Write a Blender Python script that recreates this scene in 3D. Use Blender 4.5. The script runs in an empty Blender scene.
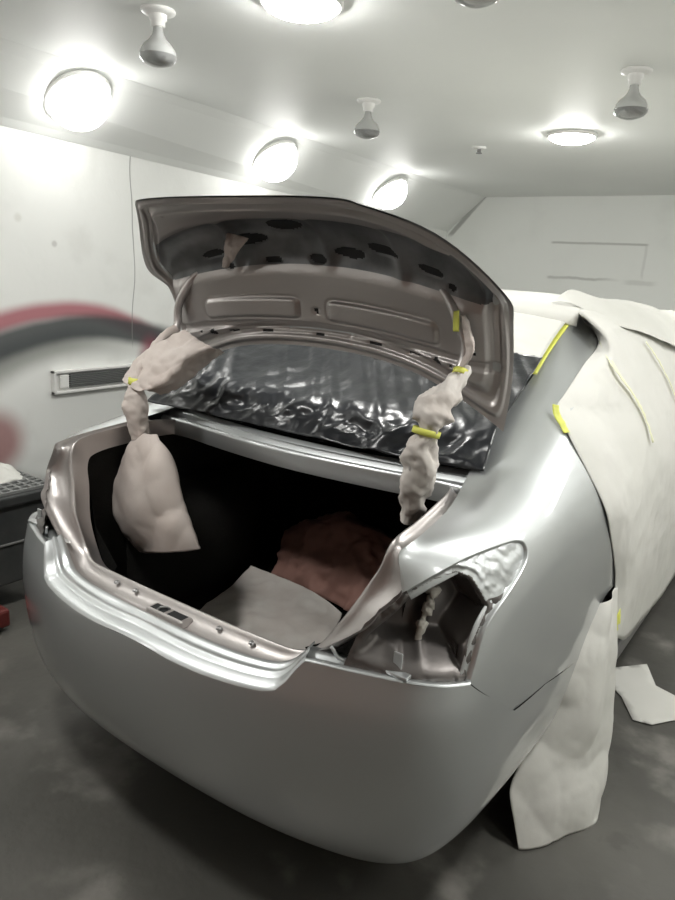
import bpy, math, random
import numpy as np
from mathutils import Vector, Matrix, noise, geometry

# =============== camera, world, exposure ===============
scene = bpy.context.scene
COL = scene.collection
CAM = (1.3054, -1.0269, 1.5528); YAW, PITCH, ROLL, FOC = .6058, .2403, .0625, 712.85
def camera():
    f = Vector((-math.sin(YAW)*math.cos(PITCH), math.cos(YAW)*math.cos(PITCH), -math.sin(PITCH)))
    r0 = f.cross(Vector((0, 0, 1))).normalized(); u0 = r0.cross(f)
    r = math.cos(ROLL)*r0+math.sin(ROLL)*u0; u = -math.sin(ROLL)*r0+math.cos(ROLL)*u0
    cd = bpy.data.cameras.new('camera'); co = bpy.data.objects.new('camera', cd); COL.objects.link(co)
    co.matrix_world = Matrix((( r.x, u.x, -f.x, CAM[0]), (r.y, u.y, -f.y, CAM[1]), (r.z, u.z, -f.z, CAM[2]), (0, 0, 0, 1)))
    cd.sensor_fit = 'HORIZONTAL'; cd.sensor_width = 36; cd.lens = 36*FOC/675; cd.clip_start = .02; cd.clip_end = 60
    scene.camera = co
camera()
w = bpy.data.worlds.new('world'); scene.world = w; w.use_nodes = True
w.node_tree.nodes['Background'].inputs[0].default_value = (.5, .52, .5, 1); w.node_tree.nodes['Background'].inputs[1].default_value = .05
vs = scene.view_settings; vs.view_transform = 'Standard'; vs.look = 'None'; vs.gamma = 1; vs.use_curve_mapping = False
vs.exposure = 0.74
LED_STRENGTH = 75.0; DOME_STRENGTH = 8.5
scene.cycles.max_bounces = 10; scene.cycles.diffuse_bounces = 6; scene.cycles.caustics_reflective = False; scene.cycles.caustics_refractive = False
scene.cycles.sample_clamp_indirect = 6


# =============== mesh helpers ===============
def _props(o, label=None, cat=None, group=None, kind=None):
    for k, v in (('label', label), ('category', cat), ('group', group), ('kind', kind)):
        if v: o[k] = v
    return o
def thing(name, label, cat, loc=(0, 0, 0), group=None):
    o = bpy.data.objects.new(name, None); COL.objects.link(o); o.location = loc; o.empty_display_size = .1
    return _props(o, label, cat, group)
def link(name, me, mats, parent=None):
    o = bpy.data.objects.new(name, me); COL.objects.link(o)
    for m in (mats if isinstance(mats, (list, tuple)) else [mats]): me.materials.append(m)
    if parent is not None:
        o.parent = parent
        if parent.parent is None: o.matrix_parent_inverse = Matrix.Translation(-Vector(parent.location))
    return o
def mesh(name, V, F, mats, parent=None, normals=None, smooth=True, mi=None):
    me = bpy.data.meshes.new(name); me.from_pydata([tuple(map(float, v)) for v in V], [], [tuple(map(int, f)) for f in F]); me.update()
    if smooth: me.polygons.foreach_set('use_smooth', [True]*len(me.polygons))
    if mi is not None: me.polygons.foreach_set('material_index', [int(k) for k in mi])
    if normals is not None: me.normals_split_custom_set_from_vertices([tuple(map(float, n)) for n in normals])
    me.update()
    return link(name, me, mats, parent)
def grid_faces(n, m, cu=False, cv=False):
    F = []
    for i in range(n if cu else n-1):
        for j in range(m if cv else m-1):
            a, b = i*m+j, ((i+1) % n)*m+j; c, d = ((i+1) % n)*m+(j+1) % m, i*m+(j+1) % m
            F.append((a, b, c, d))
    return F
def grid(name, P, mats, parent=None, cu=False, cv=False, thick=0, flip=False, smooth=True, mi=None, offset=0):
    P = np.asarray(P, float); n, m = P.shape[:2]; F = grid_faces(n, m, cu, cv)
    if flip: F = [f[::-1] for f in F]
    o = mesh(name, P.reshape(-1, 3), F, mats, parent, smooth=smooth, mi=mi)
    if thick:
        s = o.modifiers.new('thickness', 'SOLIDIFY'); s.thickness = thick; s.offset = offset
    return o
class MB:
    """collects shapes into one mesh"""
    def __init__(s): s.V = []; s.F = []; s.mi = []
    def add(s, V, F, k=0):
        b = len(s.V); s.V += [tuple(map(float, v)) for v in V]; s.F += [tuple(b+i for i in f) for f in F]; s.mi += [k]*len(F); return s
    def box(s, lo, hi, k=0, M=None, bev=0):
        x0, y0, z0 = lo; x1, y1, z1 = hi
        V = [(x0,y0,z0),(x1,y0,z0),(x1,y1,z0),(x0,y1,z0),(x0,y0,z1),(x1,y0,z1),(x1,y1,z1),(x0,y1,z1)]
        if M is not None: V = [M @ Vector(v) for v in V]
        return s.add(V, [(3,2,1,0),(4,5,6,7),(0,1,5,4),(1,2,6,5),(2,3,7,6),(3,0,4,7)], k)
    def lathe(s, prof, n=32, k=0, M=None, axis='z'):
        V = []
        for r, z in prof:
            for i in range(n):
                a = 2*math.pi*i/n; c, d = r*math.cos(a), r*math.sin(a)
                V.append((c, d, z) if axis == 'z' else (z, c, d))
        if M is not None: V = [M @ Vector(v) for v in V]
        F = grid_faces(len(prof), n, False, True)
        return s.add(V, F, k)
    def tube(s, pts, r, n=12, k=0, cap=True):
        pts = np.asarray(pts, float); m = len(pts); rr = np.broadcast_to(np.asarray(r, float), (m,))
        T = np.gradient(pts, axis=0); T /= np.linalg.norm(T, axis=1, keepdims=True)
        up = np.array([0, 0, 1.]) if abs(T[0, 2]) < .9 else np.array([0, 1., 0]); V = []
        for i in range(m):
            a = np.cross(T[i], up); a /= np.linalg.norm(a); up = np.cross(a, T[i])
            for j in range(n):
                t = 2*math.pi*j/n; V.append(pts[i]+rr[i]*(math.cos(t)*a+math.sin(t)*up))
        F = grid_faces(m, n, False, True)
        if cap: F += [tuple(range(n)), tuple((m-1)*n+j for j in range(n))[::-1]]
        return s.add(V, F, k)
    def build(s, name, mats, parent=None, smooth=False, bevel=0):
        o = mesh(name, s.V, s.F, mats, parent, smooth=smooth, mi=s.mi)
        if bevel:
            b = o.modifiers.new('edges', 'BEVEL'); b.width = bevel; b.segments = 2; b.limit_method = 'ANGLE'
        if smooth == 'auto':
            pass
        return o
def smooth_by_angle(o, deg=40):
    me = o.data; ang = math.radians(deg)
    import bmesh
    bm = bmesh.new(); bm.from_mesh(me)
    for e in bm.edges:
        e.smooth = not (len(e.link_faces) == 2 and e.calc_face_angle(0) > ang)
    for f in bm.faces: f.smooth = True
    bm.to_mesh(me); bm.free(); return o
def in_poly(P, poly):
    x, y = P[:, 0], P[:, 1]; inside = np.zeros(len(P), bool); q = np.roll(poly, -1, 0)
    for (x0, y0), (x1, y1) in zip(poly, q):
        if y0 == y1: continue
        c = ((y0 > y) != (y1 > y)) & (x < (x1-x0)*(y-y0)/(y1-y0)+x0); inside ^= c
    return inside
def poly_dist(P, poly):
    d = np.full(len(P), 1e9); q = np.roll(poly, -1, 0)
    for a, b in zip(poly, q):
        ab = b-a; L = max((ab**2).sum(), 1e-12); t = np.clip(((P-a)@ab)/L, 0, 1)
        d = np.minimum(d, np.linalg.norm(P-(a+t[:, None]*ab), axis=1))
    return d
def densify(poly, step, closed=True):
    poly = np.asarray(poly, float); out = []
    n = len(poly)
    for i in range(n if closed else n-1):
        a, b = poly[i], poly[(i+1) % n]; k = max(1, int(np.ceil(np.linalg.norm(b-a)/step)))
        for j in range(k): out.append(a+(b-a)*j/k)
    return np.array(out)
def trim_cells(poly, scale, step):
    """triangulate a polygon of the (s,v) plane with grid points inside; scale = metres per unit"""
    sc = np.array(scale); P = densify(np.asarray(poly, float)*sc, step)
    lo, hi = P.min(0), P.max(0)
    gx, gy = np.meshgrid(np.arange(lo[0], hi[0], step), np.arange(lo[1], hi[1], step)); G = np.stack([gx.ravel(), gy.ravel()], 1)
    G = G[in_poly(G, P)]; G = G[poly_dist(G, P) > step*.45]
    A = np.vstack([P, G]); n = len(P)
    r = geometry.delaunay_2d_cdt([Vector(a) for a in A], [(i, (i+1) % n) for i in range(n)], [], 0, 1e-7)
    V = np.array([(v.x, v.y) for v in r[0]]); F = np.array([f for f in r[2] if len(f) == 3])
    F = F[in_poly(V[F].mean(1), P)]
    return V/sc, F
def trim(name, S, poly, mats, parent, scale=(.15, .1), step=.014, mirror=False, out=(0, 1.2, .6), fn=None, mi_fn=None):
    sv, F = trim_cells(poly, scale, step)
    P = S.at(sv[:, 0], sv[:, 1]); N = S.nrm(sv[:, 0], sv[:, 1])
    N *= np.sign(((P-np.array(out))*N).sum(1)).mean() or 1
    if ((P-np.array(out))*N).sum(1).mean() < 0: N = -N
    nn = N
    if fn is not None: P = fn(sv, P, N); nn = None
    fn_ = np.cross(P[F[:, 1]]-P[F[:, 0]], P[F[:, 2]]-P[F[:, 0]])
    bad = (fn_*N[F[:, 0]]).sum(1) < 0; F = F.copy(); F[bad] = F[bad][:, ::-1]
    if mirror:
        P = P*[-1, 1, 1]; F = F[:, ::-1]; nn = None if nn is None else nn*[-1, 1, 1]
    return mesh(name, P, F, mats, parent, normals=nn, mi=None if mi_fn is None else mi_fn(sv[F].mean(1)))
def invert(S, pts, s0=0, s1=None):
    """nearest (s,v) of the surface to world points"""
    s1 = S.nc-1 if s1 is None else s1
    ss, vv = np.meshgrid(np.linspace(s0, s1, 160), np.linspace(0, S.nr-1, 120)); ss = ss.ravel(); vv = vv.ravel(); G = S.at(ss, vv); out = []
    for p in np.asarray(pts, float):
        k = np.argmin(((G-p)**2).sum(1)); s, v = ss[k], vv[k]
        for _ in range(12):
            e = 1e-3; q = S.at([s, min(s+e, S.nc-1), s], [v, v, min(v+e, S.nr-1)]); J = np.stack([(q[1]-q[0])/e, (q[2]-q[0])/e], 1)
            if not np.isfinite(J).all() or np.linalg.norm(J[:, 0]) < 1e-6 or np.linalg.norm(J[:, 1]) < 1e-6: break
            st = np.linalg.lstsq(J, p-q[0], rcond=None)[0]; s = min(max(s+st[0], s0), s1-1.1e-3); v = min(max(v+st[1], 0), S.nr-1-1.1e-3)
        out.append((s, v))
    return np.array(out)
def fbm(p, sc, seed=0, octv=4, ridged=False):
    a, f, t = 1., sc, 0.
    for _ in range(octv):
        n = noise.noise(Vector((p[0]*f+seed*7.3, p[1]*f-seed*3.1, p[2]*f+seed*1.7)))
        t += a*((1-2*abs(n))-.5 if ridged else n); a *= .5; f *= 2.03
    return t
def vnormals(P, cu=False, cv=False):
    a = np.roll(P, -1, 0)-np.roll(P, 1, 0) if cu else np.gradient(P, axis=0)
    b = np.roll(P, -1, 1)-np.roll(P, 1, 1) if cv else np.gradient(P, axis=1)
    n = np.cross(a, b); return n/np.maximum(np.linalg.norm(n, axis=2, keepdims=True), 1e-12)
def crumple(P, amp, sc, seed, octv=4, ridged=True, cu=False, cv=False, mask=None):
    N = vnormals(P, cu, cv); D = np.array([[fbm(p, sc, seed, octv, ridged) for p in row] for row in P])*amp
    if mask is not None: D = D*mask
    return P+N*D[..., None]
def sheet(name, net, mat, parent=None, nu=60, nv=60, amp=.006, sc=5, seed=1, octv=4, thick=.0015, ridged=True, pin=False, amp2=0, sc2=18):
    S = Surf(net); u = np.linspace(0, S.nc-1, nu); v = np.linspace(0, S.nr-1, nv); uu, vv = np.meshgrid(u, v, indexing='ij')
    P = S.at(uu.ravel(), vv.ravel()).reshape(nu, nv, 3)
    mk = np.clip((np.arange(nu)-1)/10., 0, 1)[:, None]*np.ones((1, nv)) if pin else None
    P = crumple(P, amp, sc, seed, octv, ridged, mask=mk)
    if amp2: P = crumple(P, amp2, sc2, seed+5, 3, True, mask=mk)
    return grid(name, P, mat, parent, thick=thick)
def wrap(name, pts, rad, mat, parent=None, n=40, m=70, amp=.008, sc=12, seed=1, flat=None, close_end=False):
    """crumpled paper wound round a path; rad = list of (across, deep) radii"""
    t = np.linspace(0, len(pts)-1, m); C = nat_spline(pts, t); Rr = np.maximum(nat_spline(rad, t), .004)
    T = np.gradient(C, axis=0); T /= np.linalg.norm(T, axis=1, keepdims=True); P = np.zeros((m, n, 3))
    for i in range(m):
        a = np.array(flat if flat is not None else (.82, .57, 0.)); a = a-T[i]*(a@T[i]); a /= np.linalg.norm(a); b = np.cross(a, T[i])
        for j in range(n):
            th = 2*math.pi*j/n; P[i, j] = C[i]+Rr[i, 0]*math.cos(th)*a+Rr[i, 1]*math.sin(th)*b
    P = crumple(P, amp, sc, seed, 4, True, False, True)
    return grid(name, P, mat, parent, cv=True)

# =============== materials ===============
def mat(name, base, rough=.5, metal=0, coat=0, coat_rough=.03, spec=.5, noise_col=None, nscale=4, bump=0, bscale=40, trans=0, alpha=1, detail=6, sheen=0):
    m = bpy.data.materials.new(name); m.use_nodes = True; nt = m.node_tree; b = nt.nodes['Principled BSDF']
    b.inputs['Base Color'].default_value = (*base, 1); b.inputs['Roughness'].default_value = rough; b.inputs['Metallic'].default_value = metal
    b.inputs['Coat Weight'].default_value = coat; b.inputs['Coat Roughness'].default_value = coat_rough
    b.inputs['Specular IOR Level'].default_value = spec; b.inputs['Transmission Weight'].default_value = trans
    if noise_col is not None or bump:
        tc = nt.nodes.new('ShaderNodeTexCoord')
    if noise_col is not None:
        n = nt.nodes.new('ShaderNodeTexNoise'); n.inputs['Scale'].default_value = nscale; n.inputs['Detail'].default_value = detail
        nt.links.new(tc.outputs['Object'], n.inputs['Vector'])
        r = nt.nodes.new('ShaderNodeValToRGB'); r.color_ramp.elements[0].position = .35; r.color_ramp.elements[1].position = .65
        r.color_ramp.elements[0].color = (*base, 1); r.color_ramp.elements[1].color = (*noise_col, 1)
        nt.links.new(n.outputs['Fac'], r.inputs['Fac']); nt.links.new(r.outputs['Color'], b.inputs['Base Color'])
    if bump:
        n2 = nt.nodes.new('ShaderNodeTexNoise'); n2.inputs['Scale'].default_value = bscale; n2.inputs['Detail'].default_value = 5
        nt.links.new(tc.outputs['Object'], n2.inputs['Vector'])
        bp = nt.nodes.new('ShaderNodeBump'); bp.inputs['Strength'].default_value = bump; bp.inputs['Distance'].default_value = .02
        nt.links.new(n2.outputs['Fac'], bp.inputs['Height']); nt.links.new(bp.outputs['Normal'], b.inputs['Normal'])
    return m
def emit(name, col, strength):
    m = bpy.data.materials.new(name); m.use_nodes = True; nt = m.node_tree; nt.nodes.remove(nt.nodes['Principled BSDF'])
    e = nt.nodes.new('ShaderNodeEmission'); e.inputs[0].default_value = (*col, 1); e.inputs[1].default_value = strength
    nt.links.new(e.outputs[0], nt.nodes['Material Output'].inputs[0]); return m
class Ex:
    """arithmetic on shader sockets"""
    def __init__(s, nt, sock): s.nt, s.k = nt, sock
    def _op(s, op, *a):
        n = s.nt.nodes.new('ShaderNodeMath'); n.operation = op
        for i, x in enumerate((s,)+a):
            if isinstance(x, Ex): s.nt.links.new(x.k, n.inputs[i])
            else: n.inputs[i].default_value = x
        return Ex(s.nt, n.outputs[0])
    def __add__(s, o): return s._op('ADD', o)
    def __sub__(s, o): return s._op('SUBTRACT', o)
    def __mul__(s, o): return s._op('MULTIPLY', o)
    def __truediv__(s, o): return s._op('DIVIDE', o)
    def sqrt(s): return s._op('SQRT')
    def abs(s): return s._op('ABSOLUTE')
    def max(s, o): return s._op('MAXIMUM', o)
    def min(s, o): return s._op('MINIMUM', o)
    def step(s, a, b):      # smooth 0..1 between a and b
        n = s.nt.nodes.new('ShaderNodeMapRange'); n.interpolation_type = 'SMOOTHSTEP'
        s.nt.links.new(s.k, n.inputs['Value']); n.inputs['From Min'].default_value = min(a, b); n.inputs['From Max'].default_value = max(a, b)
        n.inputs['To Min'].default_value = 0 if a < b else 1; n.inputs['To Max'].default_value = 1 if a < b else 0
        return Ex(s.nt, n.outputs['Result'])
def wall_mat(name, base, marks, rough=.6, bump=.15):
    """painted wall; marks(x, y, z, noise) -> list of (mask, colour)"""
    m = mat(name, base, rough); nt = m.node_tree; b = nt.nodes['Principled BSDF']
    g = nt.nodes.new('ShaderNodeNewGeometry'); sp = nt.nodes.new('ShaderNodeSeparateXYZ'); nt.links.new(g.outputs['Position'], sp.inputs[0])
    def nz(sc, det=4):
        n = nt.nodes.new('ShaderNodeTexNoise'); n.inputs['Scale'].default_value = sc; n.inputs['Detail'].default_value = det
        nt.links.new(g.outputs['Position'], n.inputs['Vector']); return Ex(nt, n.outputs['Fac'])
    x, y, z = (Ex(nt, sp.outputs[i]) for i in range(3))
    rgb = nt.nodes.new('ShaderNodeRGB'); rgb.outputs[0].default_value = (*base, 1); cur = rgb.outputs[0]
    for mask, col in marks(x, y, z, nz):
        mx = nt.nodes.new('ShaderNodeMix'); mx.data_type = 'RGBA'; nt.links.new(mask.k, mx.inputs['Factor'])
        nt.links.new(cur, mx.inputs['A']); mx.inputs['B'].default_value = (*col, 1); cur = mx.outputs['Result']
    nt.links.new(cur, b.inputs['Base Color'])
    n2 = nz(9, 6); bp = nt.nodes.new('ShaderNodeBump'); bp.inputs['Strength'].default_value = bump; bp.inputs['Distance'].default_value = .02
    nt.links.new(n2.k, bp.inputs['Height']); nt.links.new(bp.outputs['Normal'], b.inputs['Normal'])
    return m
def left_marks(x, y, z, nz):
    wob = (nz(2.2)-.5)*.08
    d = (((y-1.42)/.93)*((y-1.42)/.93)+((z-.70)/.47)*((z-.70)/.47)).sqrt()+wob
    dr = (((y-1.27)/.90)*((y-1.27)/.90)+((z-.68)/.60)*((z-.68)/.60)).sqrt()+wob*.6
    up = z.step(.92, 1.1)
    red = (dr-1.0).abs().step(.13, .02)*up*.85
    dark = (d-1.04).abs().step(.20, .07)*.93*z.step(.8, 1.05)
    dark2 = (d-.90).abs().step(.26, .04)*.75*y.step(2.0, 1.2)
    redp = ((y-.84)*(y-.84)+(z-.63)*(z-.63)).sqrt().step(.22, .08)*.75
    redq = ((y-1.86)*(y-1.86)+(z-1.0)*(z-1.0)*.5).sqrt().step(.12, .03)*.7
    grime = (nz(3, 6)).step(.52, .72)*.25
    crk = (y-(nz(1.5, 2)-.5)*.14-1.735).abs().step(.006, .001)*z.step(1.05, 1.12)*.75
    sp1 = ((y-1.22)*(y-1.22)+(z-1.62)*(z-1.62)).sqrt().step(.022, .008)*.5
    sp2 = ((y-1.02)*(y-1.02)+(z-1.73)*(z-1.73)).sqrt().step(.03, .008)*.25
    return [(grime, (.55, .55, .52)), (red, (.36, .06, .09)), (dark2, (.16, .17, .15)), (dark, (.045, .052, .055)), (redp, (.26, .05, .05)), (redq, (.30, .06, .09)), (crk, (.2, .2, .19)), (sp1, (.35, .34, .32)), (sp2, (.4, .38, .3))]
def back_marks(x, y, z, nz):
    wob = (nz(6, 4)-.5)*.03
    a = (z-1.98+wob*.5).abs().step(.016, .003)*x.step(-1.2, -1.16)*x.step(-.28, -.33)*.55
    b = (z-1.66+wob).abs().step(.02, .003)*x.step(-1.2, -1.16)*x.step(-.45, -.75)*.5
    c = (x+.315+wob).abs().step(.018, .004)*z.step(1.66, 1.72)*z.step(2.0, 1.96)*.25
    e = (z-1.645+wob).abs().step(.03, .01)*x.step(-.5, -.4)*x.step(-.15, -.25)*.3
    grime = nz(1.7, 6).step(.5, .75)*.22
    gap = ((x+1.94)*.34-(z-2.40)*.30+wob*.4).abs().step(.016, .006)*z.step(2.0, 2.05)*x.step(-2.5, -2.4)*.6
    return [(grime, (.52, .53, .5)), (a, (.3, .3, .28)), (b, (.3, .3, .28)), (c, (.4, .4, .38)), (e, (.4, .4, .38)), (gap, (.2, .2, .19))]
def floor_marks(x, y, z, nz):
    return [(nz(.9, 8).step(.42, .62), (.11, .107, .095)), (nz(3.1, 8).step(.55, .72)*.8, (.24, .23, .21)), (nz(7, 6).step(.6, .68)*.35, (.05, .048, .042)),
            (nz(2.3, 9).step(.58, .66)*((x+.1)*(x+.1)+(y-.1)*(y-.1)).sqrt().step(1.3, .3)*.5, (.25, .24, .22))]
M_SILVER = mat('silver metallic paint', (.60, .625, .63), .41, .80, coat=1, coat_rough=.03)
M_SILVER_IN = mat('silver paint thin coat', (.50, .47, .455), .42, .75, coat=.25, coat_rough=.2, bump=.04, bscale=60)
M_POCKET = mat('unfinished panel paint', (.17, .157, .15), .45, .7, coat=.15, coat_rough=.25, bump=.04, bscale=30)
M_RECESS_SHADE = mat('lid recess shade grey', (.24, .245, .25), .4, .4, noise_col=(.11, .115, .12), nscale=8)  # shade inside the lid recess, put into the colour of the skin
M_DARK = mat('dark opening', (.012, .013, .014), .7)
M_LINER = mat('black trunk carpet', (.020, .0195, .018), .95, spec=.1, bump=.4, bscale=200)
M_RUBBER = mat('black rubber', (.012, .012, .012), .6)
M_STEEL = mat('grey steel', (.35, .35, .35), .4, .9)
M_PAPER = mat('white masking paper', (.66, .655, .62), .65, spec=.3, bump=.05, bscale=25, noise_col=(.61, .61, .57), nscale=3)
M_PAPER_D = mat('dusty masking paper', (.62, .56, .52), .6, spec=.35, bump=.06, bscale=30, noise_col=(.55, .48, .44), nscale=6)
M_PAPER_W = mat('creased masking paper', (.70, .67, .63), .6, spec=.35, bump=.06, bscale=30, noise_col=(.60, .55, .51), nscale=7)
M_KRAFT = mat('brown kraft paper', (.36, .20, .165), .7, spec=.3, bump=.1, bscale=25)
M_TAPE = mat('yellow masking tape', (.72, .74, .14), .55, bump=.1, bscale=90)
M_TAPE_F = mat('faded yellow tape', (.74, .745, .52), .6)
M_FILM = mat('black plastic film', (.016, .018, .021), .29, spec=.55, bump=.12, bscale=20)
M_SEAL = mat('seam sealer', (.62, .60, .54), .6, bump=.5, bscale=60)
M_WHITE = mat('white plastic', (.75, .75, .73), .4)
M_GLASS = mat('dark glass', (.02, .022, .025), .05, spec=.6)
M_BULB_R = mat('frosted bulb glass', (.50, .51, .50), .2, .35, coat=.6)
M_BULB_G = mat('clear bulb glass', (.85, .87, .86), .03, 0, coat=.5, trans=.8)
M_LED = emit('led diffuser', (1, .99, .955), LED_STRENGTH)
M_DOME = emit('globe diffuser', (1, .99, .955), DOME_STRENGTH)
M_WALL_L = wall_mat('left wall paint', (.79, .80, .775), left_marks)
M_WALL_B = wall_mat('back wall paint', (.80, .815, .79), back_marks)
M_CEIL = mat('ceiling paint', (.84, .855, .835), .55, spec=.3, bump=.04, bscale=5, noise_col=(.81, .825, .805), nscale=1.2)
M_WALL_R = mat('right wall paint', (.72, .72, .69), .7, noise_col=(.66, .66, .63), nscale=2)
M_WALL_F = mat('front wall bounce brown', (.32, .17, .12), .7, noise_col=(.24, .125, .09), nscale=1.5)  # unseen wall, brown chosen for its warm bounce onto the car
M_FLOOR = wall_mat('stained concrete', (.07, .068, .06), floor_marks, rough=.5, bump=.3)
M_BENCH = mat('dark grey bench steel', (.045, .048, .048), .5, .3, noise_col=(.07, .072, .07), nscale=8)
M_MAT = mat('grey perforated mat', (.20, .205, .20), .7)
M_RED = mat('dark red paint', (.12, .018, .015), .5)
M_TYRE = mat('tyre rubber', (.02, .02, .02), .8, bump=.2, bscale=40)

# =============== the room ===============
XW = lambda y: -2.075-.045*(y-.75)      # foot of the left wall
XC = lambda y: -1.70-.043*(y-.75)       # where the sloped panel meets the ceiling
Y0, Y1, XR, ZC = -3.2, 5.95, 2.7, 2.40
ZL = lambda y: 2.135-.014*(y-.75)
def struct(o): o['kind'] = 'structure'; return o
struct(MB().box((-2.7, Y0-.1, -.1), (XR+.1, Y1+.1, 0)).build('floor', M_FLOOR))
struct(MB().box((-2.7, Y0-.1, ZC), (XR+.1, Y1+.1, ZC+.1)).build('ceiling', M_CEIL))
def slab(name, a, b, m, t=.1):           # a, b: quads inner / outer
    return struct(mesh(name, list(a)+list(b), [(0,1,2,3),(7,6,5,4),(0,4,5,1),(1,5,6,2),(2,6,7,3),(3,7,4,0)], m, smooth=False))
slab('wall_left', [(XW(Y0), Y0, 0), (XW(Y1), Y1, 0), (XW(Y1), Y1, ZC), (XW(Y0), Y0, ZC)], [(XW(Y0)-.1, Y0, 0), (XW(Y1)-.1, Y1, 0), (XW(Y1)-.1, Y1, ZC), (XW(Y0)-.1, Y0, ZC)], M_WALL_L)
slab('wall_back', [(-2.7, Y1, 0), (XR, Y1, 0), (XR, Y1, ZC), (-2.7, Y1, ZC)], [(-2.7, Y1+.1, 0), (XR, Y1+.1, 0), (XR, Y1+.1, ZC), (-2.7, Y1+.1, ZC)], M_WALL_B)
slab('wall_right', [(XR, Y1, 0), (XR, Y0, 0), (XR, Y0, ZC), (XR, Y1, ZC)], [(XR+.1, Y1, 0), (XR+.1, Y0, 0), (XR+.1, Y0, ZC), (XR+.1, Y1, ZC)], M_WALL_R)
slab('wall_front', [(XR, Y0, 0), (-2.7, Y0, 0), (-2.7, Y0, ZC), (XR, Y0, ZC)], [(XR, Y0-.1, 0), (-2.7, Y0-.1, 0), (-2.7, Y0-.1, ZC), (XR, Y0-.1, ZC)], M_WALL_F)
# the sloped panel between the left wall and the ceiling
ya, yb = Y0, Y1
slab('ceiling_slope', [(XW(ya)+.002, ya, ZL(ya)), (XW(yb)+.002, yb, ZL(yb)), (XC(yb), yb, ZC-.001), (XC(ya), ya, ZC-.001)],
     [(XW(ya), ya, ZL(ya)+.01), (XW(yb), yb, ZL(yb)+.01), (XC(yb)-.02, yb, ZC), (XC(ya)-.02, ya, ZC)], M_CEIL)

slab('ceiling_slope', [(XR-.002, yb, 2.13), (XR-.002, ya, 2.13), (XR-.37, ya, ZC-.001), (XR-.37, yb, ZC-.001)],
     [(XR, yb, 2.14), (XR, ya, 2.14), (XR-.35, ya, ZC), (XR-.35, yb, ZC)], M_CEIL)

# =============== surfaces of the car ===============
# ---- spline surfaces (plain numpy) ----
def nat_spline(P, t):
    """natural cubic spline through P (n,k) at integer knots, sampled at t"""
    P = np.asarray(P, float); n = len(P)
    A = np.eye(n); rhs = np.zeros((n, P.shape[1]))
    for i in range(1, n-1):
        A[i, i-1], A[i, i], A[i, i+1] = 1, 4, 1
        rhs[i] = 6*(P[i-1]-2*P[i]+P[i+1])
    M = np.linalg.solve(A, rhs)
    t = np.clip(np.asarray(t, float), 0, n-1); i = np.minimum(t.astype(int), n-2); f = (t-i)[:, None]
    a, b, ma, mb = P[i], P[i+1], M[i], M[i+1]
    return (1-f)*a+f*b+((1-f)**3-(1-f))*ma/6+(f**3-f)*mb/6

class Surf:
    """tensor natural spline through a control net net[col][row] -> xyz; s along columns, v along rows"""
    def __init__(self, net):
        self.N = np.asarray(net, float); self.nc, self.nr = self.N.shape[:2]
        self.Bs = self._basis(self.nc); self.Bv = self._basis(self.nr)
    @staticmethod
    def _basis(n):
        A = np.eye(n); D = np.zeros((n, n))
        for i in range(1, n-1):
            A[i, i-1], A[i, i], A[i, i+1] = 1, 4, 1
            D[i, i-1], D[i, i], D[i, i+1] = 6, -12, 6
        return np.linalg.solve(A, D)
    @staticmethod
    def _w(n, B, t):
        t = np.clip(np.asarray(t, float), 0, n-1); i = np.minimum(t.astype(int), n-2); f = t-i
        W = np.zeros((len(t), n)); r = np.arange(len(t))
        W[r, i] += 1-f; W[r, i+1] += f
        W += (((1-f)**3-(1-f))/6)[:, None]*B[i]+((f**3-f)/6)[:, None]*B[i+1]
        return W
    def at(self, s, v):
        ws = self._w(self.nc, self.Bs, s); wv = self._w(self.nr, self.Bv, v)
        return np.einsum('ki,kj,ijd->kd', ws, wv, self.N)
    def nrm(self, s, v, e=2e-3):
        s = np.asarray(s, float); v = np.asarray(v, float)
        ds = self.at(np.minimum(s+e, self.nc-1), v)-self.at(np.maximum(s-e, 0), v)
        dv = self.at(s, np.minimum(v+e, self.nr-1))-self.at(s, np.maximum(v-e, 0))
        n = np.cross(ds, dv); return n/np.maximum(np.linalg.norm(n, axis=1, keepdims=True), 1e-12)

# plan line of the body at bumper height, from the middle of the rear round the right corner to the front
PLAN = [(0, 0), (.15, .001), (.30, .012), (.43, .04), (.54, .085), (.64, .155), (.72, .24), (.775, .34), (.808, .46), (.826, .62), (.836, .84), (.842, 1.15), (.8455, 1.5)]
def ins(p, q, d):   # move plan point p inward by d along the normal of the plan line
    return p
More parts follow.
